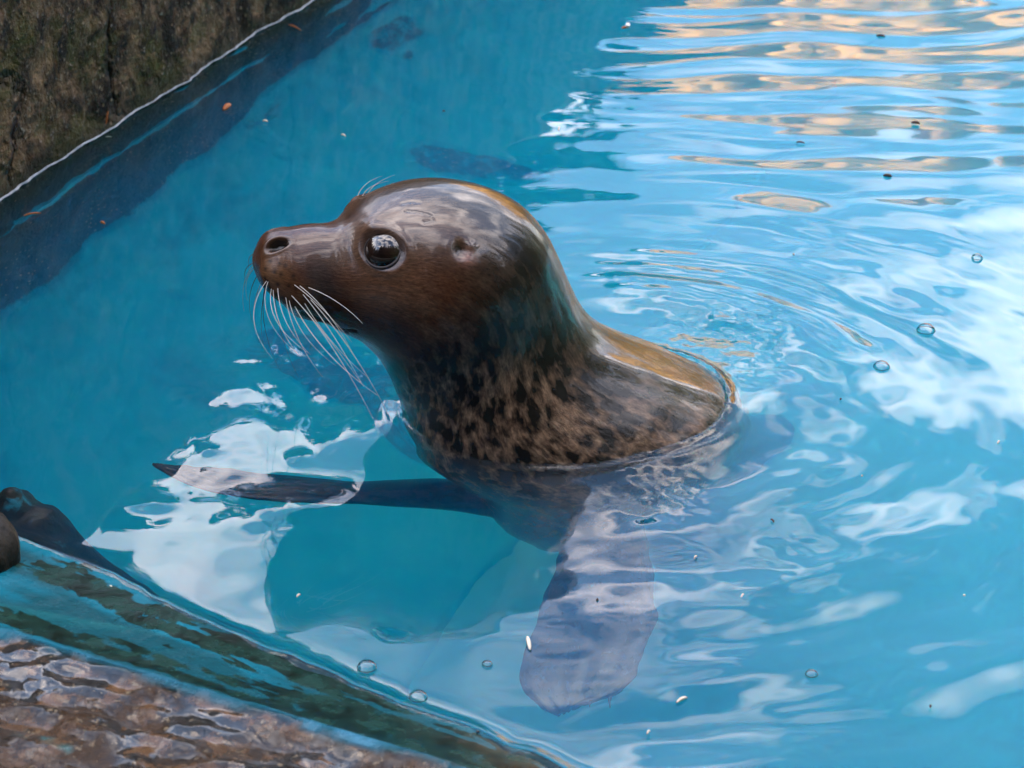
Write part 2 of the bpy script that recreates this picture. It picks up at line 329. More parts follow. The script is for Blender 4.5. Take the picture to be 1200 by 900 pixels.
# ------------------------------------------------------------------ what shows in the water round the pool, and trees added for shade
def spruce_meshes(seed, h, r):
    g = np.random.default_rng(seed)
    zt = np.linspace(0, h * 0.97, 12); P = np.stack([0.04 * np.sin(zt * 1.3), 0.04 * np.cos(zt * 1.1), zt], -1)
    trunk = tube(P, np.linspace(0.15, 0.012, 12), 8)
    limbs = []
    Vs, Qs = [], []
    levels = int(h / 0.17)
    for k in range(levels):
        f = (k + 0.5) / levels; z0 = 0.25 + f * (h - 0.3); R0 = r * (1 - f) ** 0.85 + 0.06
        nb = int(9 + 10 * (1 - f))
        for b in range(nb):
            an = g.uniform(0, 2 * np.pi); ln = R0 * g.uniform(0.72, 1.08); dr = np.array([math.cos(an), math.sin(an), 0])
            s = np.linspace(0, 1, 5)[:, None]; Pb = np.array([0, 0, z0]) + dr * ln * s + np.array([0, 0, 1]) * ln * (-0.42 * s + 0.18 * s ** 2)
            if b % 3 == 0: limbs.append(tube(Pb, np.linspace(0.022, 0.004, 5) * (0.4 + (1 - f)), 4))
            nl = int(6 + ln * 24)
            s = g.uniform(0.12, 1.0, nl) ** 0.75; si = s * 4; i0 = np.minimum(si.astype(int), 3); fr = (si - i0)[:, None]
            C = Pb[i0] * (1 - fr) + Pb[i0 + 1] * fr + g.normal(0, 0.05, (nl, 3))
            side = np.array([-dr[1], dr[0], 0]) * g.choice([-1, 1], nl)[:, None]
            U_ = dr * 0.6 + side * g.uniform(0.2, 1, nl)[:, None] + np.array([0, 0, -0.5]) * g.uniform(0.2, 1, nl)[:, None]
            U_ /= np.linalg.norm(U_, axis=1)[:, None]; W_ = np.cross(U_, g.normal(0, 1, (nl, 3))); W_ /= np.linalg.norm(W_, axis=1)[:, None]
            L_ = g.uniform(0.10, 0.20, nl)[:, None]; B_ = L_ * g.uniform(0.2, 0.36, nl)[:, None]
            q = np.stack([C - U_ * L_ * 0.4, C + W_ * B_, C + U_ * L_ * 0.8, C - W_ * B_], 1)
            Vs.append(q.reshape(-1, 3))
    V = np.concatenate(Vs); Q = np.arange(len(V)).reshape(-1, 4)
    return trunk, join(limbs), (V, Q)
BARK = M('spruce_bark'); BARK.set(BARK.b, Base__Color=BARK.ramp(BARK.noise(9, 6, 0.6, BARK.coord((1, 1, 0.2))), [(0.3, (0.03, 0.02, 0.014)), (0.7, (0.09, 0.06, 0.045))]), Roughness=0.9)
NEED = M('spruce_needles'); NEED.set(NEED.b, Base__Color=NEED.ramp(NEED.noise(3, 5, 0.6, NEED.coord()), [(0.3, (0.008, 0.018, 0.010)), (0.7, (0.022, 0.042, 0.018))]), Roughness=0.8, Specular__IOR__Level=0.15)
def spruce(x, y, h, r, label, src=None, rot=0.0, scale=1.0, seed=1):
    root = bpy.data.objects.new('spruce_tree', None); COL.objects.link(root); root.location = (x, y, 0.03)
    root['label'] = label; root['category'] = 'tree'; root['group'] = 'dark spruces round the pool'
    root.rotation_euler.z = rot; root.scale = (scale,) * 3
    if src is None:
        tr, li, cr_ = spruce_meshes(seed, h, r)
        link('trunk', mesh_np('trunk', *tr), BARK.m, root); link('limbs', mesh_np('limbs', *li), BARK.m, root, kind='stuff')
        link('crown', mesh_np('crown', *cr_, smooth=False), NEED.m, root)
    else:
        for c in list(src.children):
            k = c.copy(); COL.objects.link(k); k.parent = root
    return root
def azp(az, d): return d * math.sin(rad(az)), d * math.cos(rad(az)) - 0.3
s1 = spruce(*azp(-4.8, 9.0), 5.0, 2.7, 'broad dark spruce whose right slope ends the shade in the water', seed=3)
s2 = spruce(*azp(-16.5, 8.6), 4.8, 2.5, 'dark spruce behind the mossy wall, second from the right', seed=5)
for i, (az, d, sc, rot, lab) in enumerate([
        (-1.5, 12.0, 0.98, 2.0, 'dark spruce in the second row, behind the broad one'), (-11.5, 10.2, 1.13, 3.1, 'dark spruce in the second row, behind the gap between the first two'), (-25, 11.5, 1.1, 0.9, 'dark spruce in the second row, furthest left of it'),
        (-36, 8.0, 1.0, 1.0, 'dark spruce behind the mossy wall, third from the right'),
        (-52, 7.0, 0.9, 2.1, 'dark spruce left of the pool, fourth from the right'),
        (-64, 6.0, 0.85, 4.0, 'dark spruce left of the pool, fifth from the right'),
        (-78, 5.6, 0.85, 3.0, 'dark spruce left of the pool, straight across from the ledge'),
        (-93, 5.6, 0.85, 0.4, 'dark spruce left of the pool, just short of the last two'),
        (-108, 6.0, 0.9, 5.0, 'dark spruce left of the pool, last but one towards the viewer'),
        (-124, 6.6, 0.9, 1.7, 'dark spruce left of the pool, nearest the viewer')]):
    spruce(*azp(az, d), 0, 0, lab, src=(s1 if i % 2 else s2), rot=rot, scale=sc)
s3 = spruce(*azp(-178, 4.9), 7.9, 1.9, 'added unseen tall narrow dark spruce straight behind the viewer', seed=9)  # unseen spruces added behind and right to block sky and darken the seal
for az, d, sc, rot, lab in [(-142, 4.9, 0.95, 2.2, 'added unseen tall narrow dark spruce behind the viewer, first round from the left'),
        (-160, 4.7, 1.05, 0.2, 'added unseen tall narrow dark spruce behind the viewer, second round from the left'),
        (164, 4.8, 1.0, 5.1, 'added unseen tall narrow dark spruce behind the viewer, second round from the right'),
        (147, 4.9, 1.0, 1.2, 'added unseen tall narrow dark spruce behind the viewer, first round from the right'),
        (130, 5.2, 0.95, 0.8, 'added unseen tall narrow dark spruce to the right of the viewer'),
        (113, 5.8, 0.85, 2.8, 'added unseen tall narrow dark spruce right of the pool'),
        (98, 6.4, 0.8, 1.8, 'added unseen dark spruce on the right bank, nearest the viewer'), (84, 7.2, 0.85, 4.4, 'added unseen dark spruce on the right bank, second from the viewer'),
        (71, 8.2, 0.9, 3.3, 'added unseen dark spruce on the right bank, third from the viewer'), (59, 9.4, 0.95, 0.5, 'added unseen dark spruce on the right bank, fourth from the viewer'), (48, 10.6, 0.95, 2.4, 'added unseen dark spruce on the right bank, beside the rock')]:
    spruce(*azp(az, d), 0, 0, lab, src=s3, rot=rot, scale=sc)

# sunlit artificial rock beyond the far end of the pool
uu = np.linspace(0, 1, 150); prof = np.linspace(0, 1, 70)
U2, P2 = np.meshgrid(uu, prof, indexing='ij')
hgt = 4.65 + 0.35 * fbm(U2 * 9, U2 * 0, 4, 12) + 0.3 * sstep(0.4, 1, U2)
ang = P2 * np.pi
lz = np.sin(ang) ** 0.6 * hgt; ld = -np.cos(ang) * 1.3 * (0.4 + 0.6 * np.abs(np.cos(ang)))
lz = lz + 0.18 * fbm(U2 * 14, P2 * 7, 5, 41) * np.sin(ang); ld = ld + 0.35 * fbm(U2 * 16, P2 * 9, 5, 43, 0.6)
r0 = np.array([0.3, 15.6]); r1 = np.array([7.2, 10.8]); rd = (r1 - r0) / np.linalg.norm(r1 - r0); rn = np.array([-rd[1], rd[0]])
Pr = np.zeros(U2.shape + (3,)); Pr[..., :2] = r0 + U2[..., None] * (r1 - r0) + ld[..., None] * rn; Pr[..., 2] = lz
m = M('ochre_rockwork'); v = m.coord()
m.set(m.b, Base__Color=m.ramp(m.noise(1.6, 8, 0.65, v, 0.6), [(0.3, (0.18, 0.08, 0.006)), (0.5, (0.46, 0.22, 0.018)), (0.7, (0.54, 0.30, 0.045))]), Roughness=0.85, Normal=m.bump(m.noise(5, 7, 0.6, v), 0.8, 0.15))
ro = link('rock_outcrop', mesh_np('rock_outcrop', Pr.reshape(-1, 3), quads(*U2.shape)), m.m)
ro['label'] = 'sunlit ochre rockwork beyond the pool, seen as orange streaks in the water'; ro['category'] = 'rock'
# ------------------------------------------------------------------ the seal
Y0 = -0.05
PX = DIST / F
# stations: top and bottom of the body in the mid plane (photo pixels), yaw of the section, half width / half height, shift away from the viewer
ST = [
 ((301, 304), (301, 313), 17, 1.0, 0), ((305, 290), (303, 330), 17, 0.98, 0), ((313, 278), (311, 340), 17, 1.0, 0), ((327, 269), (325, 351), 17, 1.02, 0),
 ((346, 265), (346, 367), 17, 0.98, 0), ((370, 259), (373, 379), 17, 0.93, 0), ((396, 252), (398, 393), 17, 0.93, 0), ((425, 236), (416, 402), 17, 0.96, 0),
 ((458, 221), (430, 414), 16, 0.97, 0), ((495, 213), (441, 425), 15, 0.98, 0), ((535, 213), (449, 437), 13, 0.97, 0), ((575, 222), (456, 449), 11, 0.94, 0),
 ((612, 241), (461, 461), 8, 0.92, 0), ((638, 268), (466, 474), 5, 0.92, 0), ((654, 298), (470, 487), 3, 0.95, 0), ((667, 328), (473, 502), 1, 0.98, 0),
 ((682, 357), (477, 520), 0, 1.02, 0.0), ((704, 382), (484, 545), 0, 1.06, 0.002), ((742, 402), (497, 572), 0, 1.08, 0.008), ((795, 424), (520, 605), -2, 1.08, 0.016),
 ((850, 458), (556, 650), -4, 1.05, 0.026), ((858, 540), (574, 735), -5, 1.05, 0.06), ((852, 618), (626, 812), -6, 1.0, 0.14), ((850, 680), (682, 858), -6, 0.98, 0.25),
 ((865, 735), (745, 880), -6, 1.0, 0.37), ((890, 778), (800, 885), -4, 1.05, 0.47), ((915, 802), (860, 873), -3, 1.2, 0.55), ((940, 815), (915, 848), -2, 1.6, 0.61), ((955, 822), (950, 830), 0, 2.0, 0.65)]
sc_, su_, sl_ = [], [], []
XP = (560 - 600) * PX
for (T, B, yaw, k, yo) in ST:
    cx, cy_ = (T[0] + B[0]) / 2, (T[1] + B[1]) / 2
    yc = Y0 + yo
    if cx < 560: yc = Y0 + yo + (cx - 560) * PX * math.tan(rad(16)) * 0.9
    c = planey(cx, cy_, yc); s_ = np.linalg.norm(c - CAM) / F
    hx, hv = (T[0] - B[0]) / 2 * s_, -(T[1] - B[1]) / 2 * s_
    ya = rad(yaw)
    fw = np.array([math.cos(ya), math.sin(ya), 0]); lat = np.array([-math.sin(ya), math.cos(ya), 0])
    sc_.append(c); su_.append(fw * hx / math.cos(ya) + np.array([0, 0, hv])); sl_.append(lat * k * math.hypot(hx, hv))
sc_, su_, sl_ = map(np.array, (sc_, su_, sl_))
kn = np.concatenate([[0], np.cumsum(np.linalg.norm(np.diff(sc_, axis=0), axis=1) + 0.006)])
def hermite(x, y, xi):                            # smooth curve through the stations
    d = np.zeros_like(y); d[1:-1] = (y[2:] - y[:-2]) / (x[2:] - x[:-2])[:, None]; d[0] = (y[1] - y[0]) / (x[1] - x[0]); d[-1] = (y[-1] - y[-2]) / (x[-1] - x[-2])
    i = np.clip(np.searchsorted(x, xi, 'right') - 1, 0, len(x) - 2); h = (x[i + 1] - x[i])[:, None]; t_ = ((xi - x[i]))[:, None] / h
    return (2 * t_**3 - 3 * t_**2 + 1) * y[i] + (t_**3 - 2 * t_**2 + t_) * h * d[i] + (-2 * t_**3 + 3 * t_**2) * y[i + 1] + (t_**3 - t_**2) * h * d[i + 1]
ks = kn[13]
xi = np.concatenate([np.linspace(0, ks, 300)[:-1], np.linspace(ks, kn[20], 110)[:-1], np.linspace(kn[20], kn[-1], 60)])
c_, u_, l_ = hermite(kn, sc_, xi), hermite(kn, su_, xi), hermite(kn, sl_, xi)
# rounded snout and tail tips
NS = 256
ph = np.linspace(0, 2 * np.pi, NS, endpoint=False)
V = c_[:, None] + u_[:, None] * np.sin(ph)[None, :, None] + l_[:, None] * np.cos(ph)[None, :, None]
NR = len(xi)
fu = np.cumsum(np.concatenate([[0], np.linalg.norm(np.diff(c_, axis=0), axis=1)]))

def normals(V):
    a = np.gradient(V, axis=0); b = np.roll(V, -1, 1) - np.roll(V, 1, 1)
    n_ = np.cross(b, a); n_ /= np.linalg.norm(n_, axis=2)[..., None] + 1e-12
    cen = V.mean(1, keepdims=True); sg = np.sign(((V - cen) * n_).sum(2).mean()); return n_ * sg
Q_SEAL = quads(NR, NS, True)
def bvh_of(V): return BVHTree.FromPolygons([Vector(p) for p in V.reshape(-1, 3)], Q_SEAL.tolist())
bv0 = bvh_of(V)
def hit(px, py):                                  # point of the skin under a photo pixel, and its mirror on the other cheek
    d = ray(px, py); h = bv0.ray_cast(Vector(CAM), Vector(d))[0]
    if h is None: h = bv0.find_nearest(Vector(planey(px, py, Y0)))[0]
    k = np.argmin(((V0.reshape(-1, 3) - np.array(h)) ** 2).sum(1)); i, j = divmod(k, NS)
    return np.array(h), V0[i, (NS // 2 - j) % NS].copy()
V0 = V.copy(); N0 = normals(V0)
def fall(c, r): return np.exp(-((V0 - c) ** 2).sum(2) / (r * r))
def both(px, py): return hit(px, py)
def push(px, py, r, amt, dirv=None, sides=(0, 1)):
    global V
    for s_ in sides:
        c = both(px, py)[s_]; f_ = fall(c, r * PX)[..., None] * amt * PX
        V = V + f_ * (N0 if dirv is None else np.asarray(dirv, float))
def ell(px, py, rx, ry, ang, s_=0):               # elongated mark lying on the skin: distance in units of its radii
    c = both(px, py)[s_]; a = rad(ang)
    k = np.argmin(((V0.reshape(-1, 3) - c) ** 2).sum(1)); n_ = N0.reshape(-1, 3)[k]
    e1 = CR - n_ * (CR @ n_); e1 /= np.linalg.norm(e1); e2 = np.cross(n_, e1); e2 *= np.sign(e2[2] + 1e-9)
    if s_ == 1: pass
    d_ = V0 - c; x_ = d_ @ e1; y_ = d_ @ e2; z_ = d_ @ n_
    xr = x_ * math.cos(a) + y_ * math.sin(a); yr = -x_ * math.sin(a) + y_ * math.cos(a)
    return np.sqrt((xr / (rx * PX)) ** 2 + (yr / (ry * PX)) ** 2 + (z_ / (max(rx, ry) * 1.3 * PX)) ** 2)

# broad forms
push(452, 274, 34, 5, sides=(0,))                 # brow over the eye
push(452, 274, 30, 0.8, sides=(1,))
push(436, 264, 16, 3, sides=(0,)); push(436, 264, 12, 1.2, sides=(1,))
push(412, 262, 26, -3, sides=(1,))
push(405, 300, 30, -5)                            # hollow in front of the eye
push(395, 262, 22, -2.5)
push(330, 334, 25, 6.5)                           # whisker pad
push(352, 346, 20, 5.5); push(316, 322, 14, 2.5); push(346, 362, 15, 7, (0, 0, -1)); push(368, 372, 15, 4, (0, 0, -1))
push(318, 282, 14, 2.0)                           # rim of the nostril
push(372, 362, 22, -2)
push(470, 345, 40, 4)                             # cheek
push(520, 275, 40, 2)
push(400, 396, 16, -1.5)
for s_, dv_ in ((0, (0.15, -1, 0.0)), (1, (-0.3, 1, 0.0))):
    push(348, 354, 18, 8, dv_, (s_,)); push(325, 344, 13, 5, dv_, (s_,)); push(378, 366, 18, 5, dv_, (s_,))
# eye socket with lids
EYE = (449, 293)
for s_ in (0, 1):
    d = ell(EYE[0], EYE[1], 24, 18, -28, s_)
    V = V + N0 * (-(3.6 * PX) * np.exp(-(d / 0.86) ** 4) + 1.5 * PX * np.exp(-((d - 1.25) / 0.25) ** 2))[..., None]
push(447, 277, 9, 3.2); push(438, 271, 8, 2.0)                            # inner corner fold
# nostril slit
NOS = (325, 287)
for s_ in (0, 1):
    d = ell(NOS[0], NOS[1], 11.0, 6.0, 16, s_)
    V = V - N0 * (9 * PX * np.exp(-d ** 4))[..., None] + N0 * (0.7 * PX * np.exp(-((d - 1.5) / 0.3) ** 2))[..., None]
# ear opening
for s_ in (0, 1):
    d = ell(540, 293, 7, 9, 20, s_)
    V = V - N0 * (4.5 * PX * np.exp(-d ** 2))[..., None]
for k_ in range(9): push(702 + 17 * k_, 421 + 5.4 * k_, 13, 2.2, sides=(0,)); push(702 + 17 * k_, 436 + 5.4 * k_, 14, -1.0, sides=(0,))
push(546, 306, 9, 2.4); push(556, 310, 10, 1.2); push(551, 288, 6, 1.5)
# mouth line and brow wrinkles
def line_d(pts, s_=0):
    pts = np.array([both(*p)[s_] for p in pts]); dm = np.full(V0.shape[:2], 9.0)
    for a, b in zip(pts[:-1], pts[1:]):
        ab = b - a; tt_ = np.clip(((V0 - a) @ ab) / (ab @ ab), 0, 1); dm = np.minimum(dm, np.linalg.norm(V0 - (a + tt_[..., None] * ab), axis=2))
    return dm / PX
MOUTH = [(310, 341), (324, 354), (345, 365), (370, 376), (396, 385), (416, 388)]
WR = [[(471, 240), (480, 237), (492, 238)], [(476, 249), (490, 250), (505, 254)], [(497, 262), (508, 259)]]
mouth = np.minimum(line_d(MOUTH, 0), line_d(MOUTH, 1)); V = V - N0 * (2.6 * PX * np.exp(-(mouth / 2.6) ** 2))[..., None]
wr = np.full(V0.shape[:2], 99.0)
for p in WR: wr = np.minimum(wr, np.minimum(line_d(p, 0), line_d(p, 1)))
V = V - N0 * (1.2 * PX * np.exp(-(wr / 1.5) ** 2))[..., None]
# soft folds round neck and shoulders, wet fur relief
FU = np.repeat(fu[:, None], NS, 1); FV = np.tile(ph[None], (NR, 1)) * 0.10
bodyw = sstep(0.16, 0.26, FU)
V = V + N0 * (0.0022 * fbm(FU * 9, FV * 16, 3, 201) * bodyw + 0.0004 * fbm(FU * 40, FV * 150, 3, 203) * sstep(0.08, 0.2, FU))[..., None]
fold = fbm(FU * 16, FV * 10, 2, 207)
V = V + N0 * (0.0016 * fold * sstep(0.20, 0.27, FU) * sstep(0.42, 0.34, FU))[..., None]

# coat colour (point colour = darker, browner, paler coat, some sheen and reflection painted in)
def blob(px, py, r, s_=None):
    h = both(px, py); return np.maximum(fall(h[0], r * PX), fall(h[1], r * PX))
DARK = np.array([0.0065, 0.0058, 0.0054]); BROWN = np.array([0.066, 0.022, 0.009]); TAN = np.array([0.17, 0.105, 0.068]); OLIVE = np.array([0.045, 0.034, 0.014])
c = np.zeros(V0.shape) + DARK
def lay(mask, colr):
    global c
    c = c * (1 - mask[..., None]) + np.asarray(colr) * mask[..., None]
face = np.clip(blob(420, 320, 75) + blob(350, 300, 60) + blob(500, 310, 62) + blob(310, 300, 30) + 0.8 * blob(470, 360, 50), 0, 1)
lay(face * 0.95, BROWN)
lay(np.clip(blob(400, 290, 30) + blob(470, 255, 34) + blob(515, 272, 40) + 0.7 * blob(500, 235, 40), 0, 1) * 0.75, TAN * 0.62)  # paler brow and eye surround: coat colour with sheen painted in
lay(np.clip(blob(440, 335, 34) + blob(470, 330, 30), 0, 1) * 0.45, TAN * np.array([0.9, 0.75, 0.62]))
lay(blob(322, 316, 18) * 0.8, 1.4 * TAN * np.array([0.85, 0.72, 0.5])); lay(blob(304, 318, 12) * 0.7, (0.12, 0.040, 0.018))
lay(np.clip(blob(352, 358, 13) + 0.8 * blob(328, 348, 9) + blob(378, 358, 16), 0, 1) * 0.15, (0.020, 0.012, 0.009))
lay(np.clip(blob(348, 352, 34) + blob(385, 368, 26), 0, 1) * 0.8, BROWN * 0.8)
lay(np.clip(blob(335, 340, 16) + blob(355, 350, 14), 0, 1) * 0.45, (0.12, 0.062, 0.03))
lay(np.clip(blob(372, 318, 16) + 0.7 * blob(385, 335, 16), 0, 1) * 0.6, (0.030, 0.030, 0.034))
lay(np.clip(blob(475, 290, 12) + 0.9 * blob(520, 300, 16), 0, 1) * 0.6, (0.040, 0.016, 0.010))
lay(blob(548, 304, 9) * 0.8, (0.26, 0.13, 0.10)); lay(blob(538, 292, 6) * 0.95, (0.008, 0.006, 0.005))
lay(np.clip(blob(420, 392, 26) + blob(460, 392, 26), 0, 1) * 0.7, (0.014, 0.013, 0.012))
for s_ in (0, 1):
    de = ell(EYE[0], EYE[1], 24, 18, -28, s_)
    lay(np.exp(-(de / 1.02) ** 6), (0.018, 0.011, 0.010)); lay(np.exp(-((de - 1.45) / 0.16) ** 2) * 0.25, TAN * 0.8)
    dn = ell(NOS[0], NOS[1], 11.0, 6.0, 16, s_); lay(np.exp(-(dn / 1.3) ** 6), (0.003, 0.0025, 0.002)); lay(np.exp(-((dn - 1.5) / 0.3) ** 2) * 0.4, TAN * 0.8)
lay(np.exp(-(mouth / 3.0) ** 2) * 0.6, (0.008, 0.006, 0.005)); lay(np.exp(-(wr / 1.4) ** 2) * 0.8, (0.015, 0.010, 0.009))
FOL = [(x_ + 2 * math.sin(k_ * 2.1), y_) for k_, (x_, y_) in enumerate([(318, 306), (327, 309), (337, 311), (314, 314), (323, 317), (333, 320), (344, 322), (313, 323), (320, 326), (329, 329), (339, 331), (350, 333), (317, 333), (326, 338), (336, 341), (347, 344)])]
for p in FOL:
    lay(blob(p[0], p[1], 2.3) * 0.85, (0.012, 0.009, 0.007))
# spots: pale flecks on the chest and neck, few on nape and back
JJ = np.sin(ph)[None] * np.ones((NR, 1))           # 1 on the back, -1 on the throat
sp = sstep(0.09, 0.20, FU) * sstep(1.0, 0.45, JJ) + 0.22 * sstep(0.2, 0.3, FU)
sp = sp * (1 - 0.8 * face) * (1 - 0.75 * np.clip(blob(560, 350, 80) + blob(600, 300, 60) + blob(620, 390, 45) * 0.7, 0, 1)); sp = np.clip(sp + 0.25 * blob(500, 375, 30), 0, 1)
nape = sstep(0.80, 0.99, JJ) * sstep(0.10, 0.16, FU)
lay(np.clip(blob(612, 275, 42) + 0.8 * blob(560, 235, 26), 0, 1) * 0.75, DARK * 0.8)
lay(nape * 0.8, OLIVE)
sp = np.clip(sp + 0.45 * sstep(0.30, 0.38, FU) * sstep(0.3, 0.8, JJ), 0, 1)
lay(np.clip(blob(775, 425, 60), 0, 1) * sstep(0.55, 0.9, JJ) * 0.8, (0.075, 0.060, 0.012))  # olive-yellow reflection along the back, painted into the coat colour

bd_me = mesh_np('body', V.reshape(-1, 3), Q_SEAL)
capA = list(range(NS)); bm = bmesh.new(); bm.from_mesh(bd_me); bm.verts.ensure_lookup_table()
bm.faces.new([bm.verts[k] for k in range(NS)]); bm.faces.new([bm.verts[(NR - 1) * NS + k] for k in reversed(range(NS))])
bmesh.ops.recalc_face_normals(bm, faces=bm.faces); bm.to_mesh(bd_me); bm.free()
bd_me.polygons.foreach_set('use_smooth', np.ones(len(bd_me.polygons), bool))
col_attr(bd_me, 'coat', c.reshape(-1, 3)); flt_attr(bd_me, 'spots', sp); wet = np.clip(blob(545, 262, 60) + 0.8 * blob(480, 250, 40) + 0.8 * blob(380, 280, 34) + 0.7 * blob(450, 335, 40) + 0.7 * np.clip(sum(blob(715 + 32 * k_, 428 + 10 * k_, 20) for k_ in range(4)), 0, 1), 0, 1); flt_attr(bd_me, 'wet', wet)
vec_attr(bd_me, 'furuv', np.stack([FU, FV, 0 * FU], -1).reshape(-1, 3))

# fore flippers, grown into the trunk
def flipper(P, wid, thick, wdir, seed):
    P = np.asarray(P, float); k_ = np.concatenate([[0], np.cumsum(np.linalg.norm(np.diff(P, axis=0), axis=1))])
    x_ = np.linspace(0, k_[-1], 80); C = hermite(k_, P, x_); wd = np.interp(x_ / k_[-1], np.linspace(0, 1, len(wid)), wid) * np.sqrt(1 - np.clip((x_ / k_[-1] - 0.86) / 0.142, 0, 1) ** 2); th = np.interp(x_ / k_[-1], np.linspace(0, 1, len(thick)), thick)
    T = np.gradient(C, axis=0); T /= np.linalg.norm(T, axis=1)[:, None]; Wv = np.asarray(wdir, float) - T * (T @ np.asarray(wdir, float))[:, None]; Wv /= np.linalg.norm(Wv, axis=1)[:, None]; Nv = np.cross(T, Wv)
    p2 = np.linspace(0, 2 * np.pi, 72, endpoint=False); f_ = x_ / k_[-1]
    dig = 1 + 0.09 * np.cos(5 * np.pi * np.cos(p2))[None] * sstep(0.35, 0.8, f_)[:, None]
    tipj = (0.0008 * np.cos(5 * np.pi * np.cos(p2)) - 0.008 * (np.cos(p2)) )[None] * sstep(0.75, 1.0, f_)[:, None]
    return C[:, None] + Wv[:, None] * (wd[:, None] * np.cos(p2)[None])[..., None] + Nv[:, None] * (th[:, None] * np.sin(p2)[None] * dig)[..., None] + T[:, None] * tipj[..., None], C, T, Wv
F1 = flipper([under(620, 590, 0.19), under(545, 580, 0.16), under(470, 577, 0.135), under(400, 577, 0.115), under(310, 571, 0.095), under(235, 557, 0.08), under(188, 545, 0.075)],
             [.034, .030, .026, .022, .030, .030, .012], [.022, .018, .013, .009, .008, .006, .003], (0.1, 1, -0.25), 1)
F2 = flipper([np.array([0.085, 0.0, -0.19]), np.array([0.085, -0.08, -0.215]), under(706, 705, 0.235), under(686, 766, 0.24), under(673, 810, 0.245), under(667, 830, 0.25)],
             [.032, .034, .042, .048, .050, .046], [.026, .018, .013, .010, .007, .004], (1, -0.12, 0.1), 2)
flip_objs = []
for G, *_ in (F1, F2):
    n_, m_ = G.shape[:2]; fm = mesh_np('flipper_form', G.reshape(-1, 3), quads(n_, m_, True))
    bm = bmesh.new(); bm.from_mesh(fm); bm.verts.ensure_lookup_table()
    bm.faces.new([bm.verts[k] for k in range(m_)]); bm.faces.new([bm.verts[(n_ - 1) * m_ + k] for k in reversed(range(m_))])
    bmesh.ops.recalc_face_normals(bm, faces=bm.faces); bm.to_mesh(fm); bm.free()
    fu2 = np.repeat(np.linspace(0, 0.3, n_)[:, None], m_, 1); fv2 = np.tile(np.linspace(0, .12, m_)[None], (n_, 1))
    col_attr(fm, 'coat', np.zeros((n_ * m_, 3)) + np.array([0.014, 0.010, 0.008])); flt_attr(fm, 'spots', np.full(n_ * m_, 0.12)); vec_attr(fm, 'furuv', np.stack([fu2, fv2, 0 * fu2], -1).reshape(-1, 3))
    fm.polygons.foreach_set('use_smooth', np.ones(len(fm.polygons), bool))
    flip_objs.append(link('flipper_form', fm))

m = M('wet_seal_coat')
fuv = m.coord((1, 1, 1), 'furuv')
n1 = m.noise(70, 3, 0.6, m.coord((0.55, 1.0, 1), 'furuv'), 0.8); n2 = m.noise(150, 4, 0.6, m.coord((0.5, 1, 1), 'furuv'), 0.5)
hair = m.noise(900, 3, 0.6, m.coord((0.22, 1, 1), 'furuv'), 0.6); hair2 = m.noise(300, 5, 0.65, m.coord((0.30, 1, 1), 'furuv'), 0.8)
wv = m.n('VectorMath', _operation='ADD'); nz = m.n('TexNoise'); nz.inputs['Scale'].default_value = 60; nz.inputs['Detail'].default_value = 3; m.L.new(fuv, nz.inputs['Vector'])
ws = m.n('VectorMath', _operation='SCALE'); m.L.new(nz.outputs['Color'], ws.inputs[0]); ws.inputs['Scale'].default_value = 0.016
m.L.new(m.coord((0.72, 1.0, 1), 'furuv'), wv.inputs[0]); m.L.new(ws.outputs[0], wv.inputs[1])
vo_ = m.n('TexVoronoi'); vo_.inputs['Scale'].default_value = 80; vo_.inputs['Randomness'].default_value = 1.0; m.L.new(wv.outputs[0], vo_.inputs['Vector'])
big = m.noise(24, 3, 0.5, fuv)
pale = m.math('ADD', m.math('ADD', vo_.outputs['Distance'], m.math('MULTIPLY', m.math('SUBTRACT', n2, 0.5), 1.2)), m.math('MULTIPLY', m.math('SUBTRACT', big, 0.5), 1.3))
spm = m.math('MULTIPLY', m.ramp(pale, [(0.36, 0), (0.84, 1)]), m.attr('spots'))
spotc = m.mix(m.ramp(n2, [(0.3, 0), (0.7, 1)]), (0.14, 0.078, 0.048), (0.25, 0.16, 0.10))
base = m.mix(spm, m.attr('coat', 'Color'), spotc)
grain = m.noise(420, 4, 0.7, m.coord((0.5, 1, 1), 'furuv'), 0.4); wetp = m.noise(38, 4, 0.6, m.coord((0.5, 1, 1), 'furuv'), 0.5)
base = m.mix(1.0, base, m.ramp(grain, [(0.32, (0.55, 0.55, 0.55)), (0.68, (1.45, 1.42, 1.38))]), 'MULTIPLY')
base = m.mix(m.ramp(hair2, [(0.3, 0.6), (0.7, 0.0)]), base, (0.010, 0.008, 0.007))
hh = m.math('MULTIPLY', m.math('ADD', m.math('MULTIPLY', hair2, 1.0), m.math('MULTIPLY', grain, 0.8)), m.math('ADD', m.math('MULTIPLY', m.attr('spots'), 0.9), 0.55))
m.set(m.b, Base__Color=base, Roughness=m.ramp(hair2, [(0.3, 0.15), (0.7, 0.27)]), IOR=1.34, Coat__Weight=m.math('MULTIPLY', m.ramp(wetp, [(0.36, 0.45), (0.60, 1.0)]), m.math('ADD', m.math('MULTIPLY', m.attr('wet'), 0.75), 0.25)), Coat__Roughness=0.075,
      Normal=m.bump(hh, 0.34, 0.0013))
COAT = m.m

